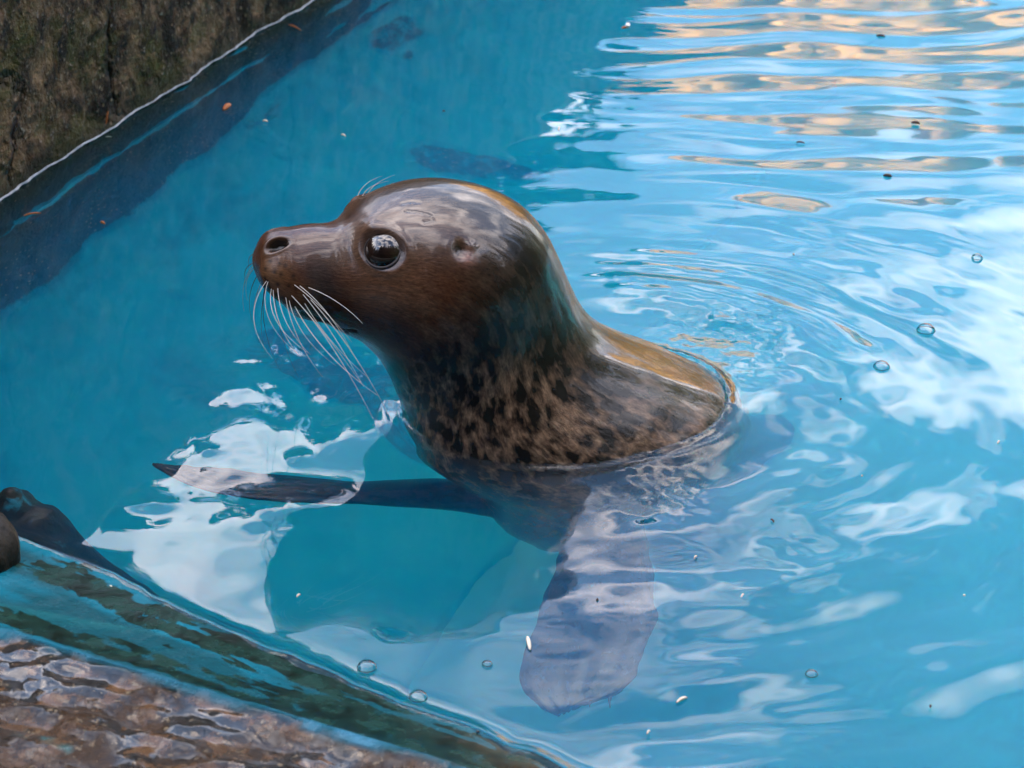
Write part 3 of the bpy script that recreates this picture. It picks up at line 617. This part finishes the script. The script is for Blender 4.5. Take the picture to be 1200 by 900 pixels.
seal = bpy.data.objects.new('harbour_seal', None); COL.objects.link(seal)
seal['label'] = 'dark wet seal rearing its spotted neck and whiskered head out of the blue water'; seal['category'] = 'seal'
body = link('body', bd_me, COAT)
for fo in flip_objs:
    bo = body.modifiers.new('join', 'BOOLEAN'); bo.operation = 'UNION'; bo.solver = 'EXACT'; bo.object = fo
dg = bpy.context.evaluated_depsgraph_get(); joined = bpy.data.meshes.new_from_object(body.evaluated_get(dg), preserve_all_data_layers=True, depsgraph=dg)
body.modifiers.clear(); joined.name = 'body'; body.data = joined
joined.materials.clear(); joined.materials.append(COAT)
joined.polygons.foreach_set('use_smooth', np.ones(len(joined.polygons), bool))
for fo in flip_objs: bpy.data.objects.remove(fo)
body.parent = seal
# the join keeps the trunk's coat; give the flippers theirs and ease the seam
jn = len(joined.vertices); jco = np.zeros(jn * 3, np.float32); joined.vertices.foreach_get('co', jco); jco = jco.reshape(-1, 3)
fl_v = np.concatenate([F1[0].reshape(-1, 3), F2[0].reshape(-1, 3)])
fl_u = np.concatenate([np.stack(np.meshgrid(np.linspace(0, 0.26, G.shape[0]), np.linspace(0, 0.13, G.shape[1]), indexing='ij') + [np.zeros(G.shape[:2])], -1).reshape(-1, 3) for G, *_ in (F1, F2)])
def kd_of(P):
    k_ = kdtree.KDTree(len(P))
    for q_, p_ in enumerate(P): k_.insert(p_, q_)
    k_.balance(); return k_
kf, kb = kd_of(fl_v), kd_of(V.reshape(-1, 3))
ja = {n_: np.zeros(jn * s_, np.float32) for n_, s_ in (('coat', 4), ('furuv', 3), ('spots', 1))}
cF = c.reshape(-1, 3); uF = np.stack([FU, FV, 0 * FU], -1).reshape(-1, 3); sF = sp.reshape(-1)
jc = np.ones((jn, 4), np.float32); ju = np.zeros((jn, 3), np.float32); js = np.zeros(jn, np.float32); new_v = []
for q_, p_ in enumerate(jco.tolist()):
    _, i_, d_ = kf.find(p_)
    if d_ < 1e-6: jc[q_, :3] = (0.014, 0.010, 0.008); ju[q_] = fl_u[i_]; js[q_] = 0.12; continue
    _, i_, d_ = kb.find(p_); jc[q_, :3] = cF[i_]; ju[q_] = uF[i_]; js[q_] = sF[i_]
    if d_ > 1e-6: new_v.append(q_)
joined.attributes['coat'].data.foreach_set('color', jc.ravel()); joined.attributes['furuv'].data.foreach_set('vector', ju.ravel()); joined.attributes['spots'].data.foreach_set('value', js)
if new_v:
    kn_ = kd_of(jco[new_v]); cand = [q_ for q_ in np.nonzero(jco[:, 2] < 0.0)[0].tolist() if kn_.find(jco[q_].tolist())[2] < 0.014]
    bm = bmesh.new(); bm.from_mesh(joined); bm.verts.ensure_lookup_table(); vs2 = [bm.verts[q_] for q_ in cand]
    for _ in range(25): bmesh.ops.smooth_vert(bm, verts=vs2, factor=0.6, use_axis_x=True, use_axis_y=True, use_axis_z=True)
    bm.to_mesh(joined); bm.free(); joined.polygons.foreach_set('use_smooth', np.ones(len(joined.polygons), bool))

V_flat = V.reshape(-1, 3); NV = normals(V).reshape(-1, 3)
bv1 = bvh_of(V)
def skin(px, py, s_=0):                            # skin point and normal after modelling
    p = both(px, py)[s_]; k = np.argmin(((V0.reshape(-1, 3) - p) ** 2).sum(1)); return V_flat[k].copy(), N0.reshape(-1, 3)[k].copy()

# eyes
EYEM = M('dark_eye'); em = EYEM
em.set(em.b, Base__Color=em.ramp(em.noise(60, 3, 0.5, em.coord()), [(0.35, (0.006, 0.004, 0.004)), (0.7, (0.020, 0.010, 0.007))]), Roughness=0.03, IOR=1.38, Coat__Weight=1.0, Coat__Roughness=0.02)
LID = plain('wet_eye_rim', (0.020, 0.014, 0.013), 0.5)
for s_ in (0, 1):
    p, n_ = skin(EYE[0], EYE[1], s_); r = 0.0195; pc = p - n_ * 0.0112 + np.array([0, 0, -0.0004])
    bm = bmesh.new(); bmesh.ops.create_uvsphere(bm, u_segments=48, v_segments=32, radius=r)
    me = bpy.data.meshes.new('eye'); bm.to_mesh(me); bm.free(); me.polygons.foreach_set('use_smooth', np.ones(len(me.polygons), bool))
    eo = link('eye', me, EYEM.m, seal); eo.location = pc
    ax = np.cross(n_, [0, 0, 1.0]); ax /= np.linalg.norm(ax); ay = np.cross(ax, n_)
    a_ = np.linspace(0, 2 * np.pi, 49); ra = 0.0152; dist = math.sqrt(r * r - ra * ra)
    ring = n_ * dist + (np.cos(a_)[:, None] * ax * 1.03 + np.sin(a_)[:, None] * ay * 0.98) * ra
    link('eyelid', mesh_np('eyelid', *tube(ring, 0.0004 + 0.0013 * np.clip(-np.sin(a_ + 0.3), 0, 1), 8)), LID, eo)

# whiskers and brow hairs
WHM = plain('pale_whisker', (0.40, 0.36, 0.32), 0.35, Coat__Weight=0.2); WHD = plain('dark_whisker', (0.05, 0.04, 0.035), 0.35)
def whisker(name, p0, pts_end, bend, r0, mat):
    P0 = np.asarray(p0); P3 = np.asarray(pts_end); P1 = P0 + (P3 - P0) * 0.4 + np.asarray(bend); s_ = np.linspace(0, 1, 14)[:, None]
    P = (1 - s_) ** 2 * P0 + 2 * s_ * (1 - s_) * P1 + s_ ** 2 * P3
    return link(name, mesh_np(name, *tube(P, r0 * (1 - 0.8 * s_[:, 0]), 5)), mat, seal)
near = [((352, 333), (408, 432), (10, -10)), ((362, 335), (425, 400), (12, -8)), ((350, 343), (440, 480), (14, -18)), ((344, 344), (412, 452), (6, -14)), ((360, 347), (446, 500), (16, -10)),
        ((349, 352), (432, 478), (-4, 6)), ((340, 346), (392, 448), (-2, 4)), ((330, 338), (366, 425), (-8, 4)), ((322, 335), (352, 408), (-14, 2)), ((318, 330), (340, 410), (-20, 4)),
        ((314, 326), (322, 412), (-22, 2)), ((355, 340), (418, 440), (8, -6)), ((335, 342), (372, 440), (-4, 6)), ((346, 338), (398, 404), (6, -8)), ((326, 340), (345, 398), (-8, 2)), ((358, 352), (424, 462), (2, 4))]
for k, (a, b, bd) in enumerate(near):
    p, n_ = skin(a[0] + random.uniform(-3, 3), a[1] - random.uniform(-1, 9)); b = (b[0] + random.uniform(-16, 16), b[1] + random.uniform(-22, 18)); bd = (bd[0] + random.uniform(-6, 6), bd[1]); tip = planey(b[0], b[1], p[1] - 0.045 - 0.02 * (k % 3))
    mid = (CR * bd[0] - CU * bd[1]) * PX + n_ * 0.010
    whisker('whisker', p - n_ * 0.001, tip, mid, 0.00042 if k < 6 else 0.00032, WHM)
far = [((344, 344), (300, 392), (-16, 6)), ((335, 340), (296, 378), (-16, 2)), ((350, 343), (310, 412), (-16, 8)), ((325, 335), (290, 352), (-10, -4)), ((318, 330), (288, 332), (-6, -6)), ((340, 346), (326, 430), (-18, 6)), ((330, 330), (286, 365), (-14, -2)), ((352, 340), (350, 442), (-20, 10)), ((322, 324), (292, 318), (-4, -8))]
for k, (a, b, bd) in enumerate(far):
    p, n_ = skin(*a, 1); tip = planey(b[0], b[1], p[1] + 0.03)
    whisker('whisker', p - n_ * 0.001, tip, (CR * bd[0] - CU * bd[1]) * PX + n_ * 0.006, 0.00040, WHM if k % 3 == 0 else WHD)
for (b, s_) in (((463, 205), 1), ((456, 212), 1), ((448, 206), 1)):
    p, n_ = skin(446, 262, s_); p = p + CR * 0.004 * (b[0] - 455) / 8
    whisker('brow_whisker', p, planey(b[0], b[1], p[1] + 0.01), (CR * -6 + CU * 6) * PX, 0.00035, WHM)
# claws at the flipper ends
CLAW = plain('dark_claw', (0.03, 0.024, 0.02), 0.4)
for G, C, T, Wv in (F1, F2):
    for k in range(5):
        o_ = (k - 2) / 2.0; wv = np.abs(((G[-6] - C[-6]) @ Wv[-6])).max()
        p = C[-4] + Wv[-4] * o_ * wv * 0.8 - T[-4] * 0.008 * abs(o_); P = np.stack([p - T[-4] * 0.006, p + T[-4] * 0.003, p + T[-4] * 0.009 + np.array([0, 0, -0.002])])
        link('claw', mesh_np('claw', *tube(P, np.array([0.0018, 0.0015, 0.0003]), 6)), CLAW, seal)
# ------------------------------------------------------------------ the water
wl = []                                            # where the skin cuts the still water
Zs = V[..., 2]
for i in range(NR - 1):
    s_ = Zs[i] * Zs[i + 1] < 0
    for j in np.nonzero(s_)[0]:
        f_ = Zs[i, j] / (Zs[i, j] - Zs[i + 1, j]); wl.append(V[i, j] + f_ * (V[i + 1, j] - V[i, j]))
i_, j_ = np.nonzero(Zs * np.roll(Zs, -1, 1) < 0)
for i, j in zip(i_, j_):
    j2 = (j + 1) % NS; f_ = Zs[i, j] / (Zs[i, j] - Zs[i, j2]); wl.append(V[i, j] + f_ * (V[i, j2] - V[i, j]))
wl = np.array(wl)
def grow_axis(a, b, step, lo, hi):
    core = np.arange(a, b, step); out = [core]; s_ = step; x_ = a; l = []
    while x_ > lo: s_ *= 1.25; x_ -= s_; l.append(x_)
    out.insert(0, np.array(l[::-1])); s_ = step; x_ = core[-1]; r = []
    while x_ < hi: s_ *= 1.25; x_ += s_; r.append(x_)
    out.append(np.array(r)); return np.concatenate(out)
gx = grow_axis(-0.66, 0.70, 0.0024, -1.25, 3.0); gy = grow_axis(-0.86, 1.18, 0.0032, -1.9, 3.5)
X, Y = np.meshgrid(gx, gy, indexing='ij')
kd = kdtree.KDTree(len(wl))
for k, p in enumerate(wl): kd.insert((p[0], p[1], 0), k)
kd.balance()
dB = np.full(X.shape, 0.6)
near_ = (X > -0.5) & (X < 0.75) & (Y > -0.7) & (Y < 0.75)
xs, ys = X[near_], Y[near_]; dB[near_] = [kd.find((a, b, 0))[2] for a, b in zip(xs.tolist(), ys.tolist())]
al_ = (X - K[0]) * D1[0] + (Y - K[1]) * D1[1]
dW = -((X - K[0]) * NW[0] + (Y - K[1]) * NW[1]) - wall_off(al_, al_ * 0)
tl = (X - K[0]) * D2[0] + (Y - K[1]) * D2[1]
dL = -((X - K[0]) * NL[0] + (Y - K[1]) * NL[1]) - 0.014 * fbm(tl * 8, tl * 0 + 1, 4, 67, 0.6)
H = np.zeros(X.shape)
# long low waves from the far right, dying out to the left
far_ = sstep(0.03, 0.33, X + 0.12 * (Y - 0.4)) * sstep(0.05, 0.45, Y)
wy = Y + 0.085 * fbm(X * 2.4, Y * 1.8, 3, 301) + 0.02 * X
far_ = far_ * (1 - 0.75 * sstep(0.22, 0.50, X - 0.55 * (Y - 0.55)))
H += far_ * (0.00058 * np.sin(2 * np.pi * wy / 0.128 + 0.6) * (1.1 + 1.1 * fbm(X * 2.6, Y * 4, 2, 303)) + 0.00007 * np.sin(2 * np.pi * (wy + 0.1 * X) / 0.047))
H += 0.00012 * np.sin(2 * np.pi * wy / 0.10) * sstep(-0.35, 0.1, X) * sstep(0.1, 0.4, Y)
# rings spreading from the body
cxb, cyb = wl[:, 0].mean(), wl[:, 1].mean()
an = np.arctan2(Y - cyb, X - cxb)
rr = dB + 0.006 * fbm(X * 7, Y * 7, 2, 311)
H += 0.00022 * (1 + 1.2 * fbm(X * 6, Y * 5, 2, 313)) * np.sin(2 * np.pi * rr / (0.026 + 0.03 * (dB - 0.19))) * np.exp(-((dB - 0.19) / 0.07) ** 2) * sstep(2.2, 1.6, an) * sstep(0.1, 0.7, an)
right = sstep(-0.05, 0.16, X - 0.10 * (Y + 0.3)) * sstep(0.55, 0.2, Y)
H += right * (0.0013 * np.sin(2 * np.pi * rr / 0.115 + 0.8) * np.exp(-dB / 0.16) + 0.0017 * fbm(X * 5.5 + 2, Y * 4.5, 3, 321, 0.45) + 0.00030 * fbm(X * 22, Y * 18, 2, 325) + 0.0017 * fbm(an * 2.2 + 9, rr * 15, 3, 327, 0.4) * sstep(0.02, 0.08, dB))
H += 0.0007 * fbm(X * 8 + 0.4 * Y, Y * 9, 3, 341, 0.45) * sstep(-0.05, 0.12, X) * sstep(-0.15, -0.35, Y)
H += 0.00075 * fbm(X * 10 + 3, Y * 8, 3, 351, 0.5) * sstep(0.02, -0.2, X) * sstep(0.1, -0.15, Y)
# idle slow undulation everywhere
H += 0.0011 * fbm(X * 5.0 + 5, Y * 4.2 + 1, 2, 331, 0.35)
# churned spots beside the body and the flipper
for (px, py, r_, a_, sc) in ((772, 572, 0.036, 0.0026, 40), (852, 395, 0.045, 0.0028, 46), (690, 690, 0.075, 0.0026, 13), (345, 610, 0.03, 0.0006, 50), (300, 440, 0.060, 0.0013, 24), (420, 445, 0.05, 0.0015, 24), (250, 560, 0.05, 0.0009, 22), (760, 330, 0.06, 0.0010, 26), (930, 665, 0.05, 0.0012, 22)):
    p = wat(px, py); H += a_ * np.exp(-(((X - p[0]) / r_) ** 2 + ((Y - p[1]) / (r_ * 1.4)) ** 2)) * fbm(X * sc, Y * sc * 0.8, 3, int(px), 0.5)
# small dimples that throw back flecks of bright sky
for (px, py, rx, ry, a_) in ((452, 480, .013, .030, .0028), (175, 595, .015, .011, .0014), (350, 541, .010, .012, .0014), (244, 530, .006, .008, .0006), (425, 528, .042, .060, .0046), (345, 606, .04, .035, .0026)):
    p = wat(px, py); wob = 1 + 0.4 * fbm(X * 22, Y * 17, 2, int(px) + 7)
    H += a_ * np.exp(-wob * (((X - p[0]) / rx) ** 2 + ((Y - p[1] - ry * 0.6) / ry) ** 2))
# water clinging to skin, wall and ledge
H += (0.0042 + 0.0018 * fbm(X * 40, Y * 30, 2, 361)) * np.exp(-dB / 0.0052) + 0.0010 * np.exp(-dB / 0.016) + 0.0016 * np.exp(-((dB - 0.016) / 0.010) ** 2) * sstep(0.3, -0.4, an)
H += 0.0040 * np.exp(-np.abs(dW) / 0.005) * (0.75 + 0.35 * fbm(al_ * 30, al_ * 0, 2, 8)) + 0.0030 * np.exp(-np.abs(dL) / 0.006)
me = mesh_np('water', np.stack([X, Y, H], -1).reshape(-1, 3), quads(*X.shape)[:, ::-1])
m = M('clear_pool_water')
gl = m.n('BsdfGlass'); gl.inputs['IOR'].default_value = 1.333; gl.inputs['Roughness'].default_value = 0.0; gl.inputs['Color'].default_value = (1, 1, 1, 1)
m.L.new(gl.outputs[0], m.out.inputs['Surface'])
va = m.n('VolumePrincipled'); va.inputs['Color'].default_value = (0.001, 0.44, 1.0, 1); va.inputs['Absorption Color'].default_value = (0.2, 0.74, 1.0, 1); va.inputs['Density'].default_value = 1.15
m.L.new(va.outputs[0], m.out.inputs['Volume'])
link('water', me, m.m, kind='structure')

# ------------------------------------------------------------------ small things afloat and on the wall
def tagged(o, label, cat, group=None):
    o['label'] = label; o['category'] = cat
    if group: o['group'] = group
    return o
NEEDLE = plain('fallen_needle', (0.30, 0.085, 0.012), 0.5); STRAW = plain('pale_fleck', (0.62, 0.55, 0.42), 0.6); DARKBIT = plain('dark_fleck', (0.03, 0.022, 0.016), 0.6)
def wallp(px, py):                                 # point on the wall face under a pixel
    d = ray(px, py); n3 = np.array([*NW, 0]); t_ = ((np.array([*K, 0]) - CAM) @ n3) / (d @ n3); p = CAM + d * t_
    a_ = (p[:2] - K) @ D1; return np.array([*(p[:2] - NW * (wall_off(a_, p[2]) + 0.0012)), p[2]])
def needle(P, Qp, mat, label, r=0.0011, cat='needle', group='fallen needles'):
    s_ = np.linspace(0, 1, 6)[:, None]; c0 = (P + Qp) / 2
    pts = (P - c0) * (1 - s_) + (Qp - c0) * s_ + np.array([0, 0, 0.0012]) * np.sin(np.pi * s_)
    o = link('fallen_needle', mesh_np('fallen_needle', *tube(pts, r * np.array([0.5, 0.9, 1, 1, 0.85, 0.4]), 6)), mat); o.location = c0
    return tagged(o, label, cat, group)
up = np.array([0, 0, 0.0012])
needle(wat(338, 30) + up, wat(353, 37) + up, NEEDLE, 'orange needle afloat near the top end of the mossy wall')
needle(wallp(130, 146), wallp(132, 131), NEEDLE, 'orange needle standing on end against the mossy wall')
needle(wat(28, 254) + up, wat(48, 251) + up, NEEDLE, 'orange needle afloat below the lower end of the waterline')
needle(wat(118, 262) + up, wat(123, 264) + up, NEEDLE, 'tiny orange needle afloat over the dark weed, lowest on the left', 0.0016)
needle(wallp(128, 163), wallp(137, 172), STRAW, 'pale broken stalk caught at the waterline of the wall', 0.0012)
needle(wat(262, 130) + up, wat(270, 124) + up, NEEDLE, 'short rusty scrap afloat over the weed by the wall', 0.0035)
needle(wat(308, 143) + up, wat(314, 144) + up, STRAW, 'yellow fleck afloat at the edge of the dark weed', 0.0012)
needle(wat(400, 159) + up, wat(405, 161) + up, STRAW, 'white fleck afloat alone above the seal nose', 0.0010, 'fleck', 'flecks afloat')
needle(wat(793, 825) + up, wat(805, 819) + up, STRAW, 'pale twig afloat below the seal, right of its flipper', 0.0013, 'twig', 'flecks afloat')
needle(wat(618, 748) + up, wat(621, 763) + up, STRAW, 'white feather scrap upright by the near flipper', 0.0016, 'fleck', 'flecks afloat')
for k, (px, py, l) in enumerate([(1073, 145, 'dark speck afloat far right, above the two bubbles'), (1032, 43, 'dark leaf scrap afloat under the orange reflection'), (938, 168, 'tiny dark speck afloat among the orange streaks'), (1040, 207, 'long dark weed scrap afloat at the far right')]):
    needle(wat(px - 5, py) + up, wat(px + 5, py + 1) + up, DARKBIT, l, 0.0018 if k != 2 else 0.001, 'fleck', 'dark flecks afloat')
SPECKS = ['tiny pale speck afloat straight above the seal crown', 'tiny speck in the dark teal water, halfway up from the crown', 'tiny speck right of the near flipper, level with its end', 'tiny speck in the swell lower right of the seal back', 'tiny speck on the pale reflection by the near ledge', 'tiny speck in the swell right of the seal, mid height', 'tiny speck just beside the near flipper', 'tiny speck close below the churned water by the shoulder', 'tiny speck at the far lower right', 'tiny speck in the dark patch left of the near flipper', 'tiny speck at the tip of the dark patch in front of the seal', 'tiny speck between the streaks and the rings', 'tiny speck right of the rings, below the two bubbles', 'tiny speck at the right edge, mid height', 'tiny speck under the near flipper, to its right', 'tiny speck at the bottom right corner']
g3 = np.random.default_rng(11)
for k in range(16):
    px, py = [(520, 132), (655, 152), (870, 700), (905, 612), (130, 690), (1010, 560), (700, 705), (815, 655), (1130, 700), (560, 860), (350, 700), (930, 300), (985, 470), (1170, 520), (760, 860), (1090, 830)][k]
    q = g3.uniform(-1, 1, 2) * 2.2; needle(wat(px - q[0], py - q[1]) + up, wat(px + q[0], py + q[1]) + up, STRAW if k % 3 else DARKBIT, SPECKS[k], 0.0008, 'speck', 'pale specks afloat' if k % 3 else 'dark specks afloat')
# a small winged insect afloat
bug = bpy.data.objects.new('drowned_insect', None); COL.objects.link(bug); bug.location = wat(732, 35) + up
tagged(bug, 'small drowned insect with pale wings alone in the dark teal water', 'insect')
link('insect_body', mesh_np('insect_body', *tube(np.array([[-.004, 0, .001], [-.001, 0, .002], [.003, .001, .002], [.005, .002, .001]]), np.array([.0008, .0018, .0016, .0005]), 8)), NEEDLE, bug)
for sx in (-1, 1):
    pts = np.array([[.001, 0, .0025], [.002, .004 * sx + .003, .005], [.006, .006 * sx + .004, .0045], [.007, .003 * sx + .002, .003]])
    wv = np.concatenate([pts, pts + [0, 0, .0003]]); link('wing', mesh_np('wing', wv, [[0, 1, 2, 3], [7, 6, 5, 4]], False), plain('pale_wing', (0.7, 0.66, 0.6), 0.3), bug)

# bubbles
FILM = M('bubble_film'); f = FILM
fr = f.n('Fresnel'); fr.inputs['IOR'].default_value = 1.45; tr = f.n('BsdfTransparent'); g_ = f.n('BsdfGlossy'); g_.inputs['Roughness'].default_value = 0.03
ms = f.n('MixShader'); f.L.new(f.math('MULTIPLY', fr.outputs[0], 1.6), ms.inputs[0]); f.L.new(tr.outputs[0], ms.inputs[1]); f.L.new(g_.outputs[0], ms.inputs[2]); f.L.new(ms.outputs[0], f.out.inputs['Surface'])
RIM = M('bubble_rim'); RIM.set(RIM.b, Base__Color=(0.02, 0.05, 0.05, 1), Roughness=0.08)
for (px, py, r_, l) in ((430, 783, 0.0070, 'larger of two bubbles at the lower left of the pale reflection'), (490, 818, 0.0066, 'smaller bubble right below the larger one at the lower left'), (1085, 388, 0.0085, 'bright round bubble right of the seal, the biggest'),
                        (1033, 431, 0.0075, 'bubble with an orange glint right of the seal back'), (1145, 303, 0.0055, 'small dark bubble near the right edge'), (571, 779, 0.0036, 'tiny bubble under the near flipper shadow'), (951, 791, 0.0045, 'small bubble at the lower right of the water')):
    p = wat(px, py); bo = bpy.data.objects.new('bubble', None); COL.objects.link(bo); bo.location = (p[0], p[1], 0.0008); tagged(bo, l, 'bubble', 'bubbles on the water')
    a_ = np.linspace(0, np.pi / 2, 12); b_ = np.linspace(0, 2 * np.pi, 32, endpoint=False)
    dome = np.stack([r_ * np.cos(a_)[:, None] * np.cos(b_)[None], r_ * np.cos(a_)[:, None] * np.sin(b_)[None], 0.75 * r_ * np.sin(a_)[:, None] + 0 * b_[None]], -1)
    link('dome', mesh_np('dome', dome.reshape(-1, 3), quads(12, 32, True)), FILM.m, bo)
    an_ = np.linspace(0, 2 * np.pi, 33); link('rim', mesh_np('rim', *tube(np.stack([r_ * np.cos(an_), r_ * np.sin(an_), 0 * an_], -1), 0.0003, 6)), RIM.m, bo)

# weedy stone in the corner of the ledge
bm = bmesh.new(); bmesh.ops.create_icosphere(bm, subdivisions=5, radius=1)
for vtx in bm.verts:
    p = vtx.co; k = 1 + 0.16 * float(fbm(p.x * 2.2 + p.z, p.y * 2.2 - p.z, 4, 55)); vtx.co = (p.x * 0.030 * k, p.y * 0.045 * k, p.z * 0.030 * k)
me = bpy.data.meshes.new('stone'); bm.to_mesh(me); bm.free(); me.polygons.foreach_set('use_smooth', np.ones(len(me.polygons), bool))
m = M('weedy_stone'); v = m.coord(); n1 = m.noise(70, 6, 0.65, v)
m.set(m.b, Base__Color=m.ramp(n1, [(0.4, (0.004, 0.004, 0.002)), (0.62, (0.010, 0.007, 0.003)), (0.72, (0.08, 0.045, 0.01))]), Roughness=0.45, Specular__IOR__Level=0.2, Normal=m.bump(n1, 0.8, 0.004))
p = wat(-26, 650, 0.010); o = link('stone', me, m.m); o.location = p; tagged(o, 'dark weedy stone on the blue ledge at the left edge', 'stone')
# weedy rock rising to just under the surface in the left corner
bm = bmesh.new(); bmesh.ops.create_icosphere(bm, subdivisions=6, radius=1)
for vtx in bm.verts:
    p = vtx.co; k = 1 + 0.22 * float(fbm(p.x * 1.6 + p.z * 0.7, p.y * 1.6 - p.z * 0.7, 4, 58, 0.42)); vtx.co = (p.x * 0.105 * k, p.y * 0.10 * k, p.z * 0.37 * k)
me = bpy.data.meshes.new('sunken_rock'); bm.to_mesh(me); bm.free(); me.polygons.foreach_set('use_smooth', np.ones(len(me.polygons), bool))
m = M('weedy_rock'); v = m.coord(); n1 = m.noise(22, 7, 0.65, v, 0.4)
m.set(m.b, Base__Color=m.ramp(n1, [(0.52, (0.006, 0.005, 0.003)), (0.60, (0.012, 0.011, 0.004)), (0.68, (0.01, 0.16, 0.22))]), Roughness=0.6, Normal=m.bump(n1, 0.8, 0.01))
p = under(-6, 606, 0.05); o = link('sunken_rock', me, m.m); o.location = (p[0], p[1], -0.42); tagged(o, 'dark weedy rock under the water in the left corner of the pool', 'rock')
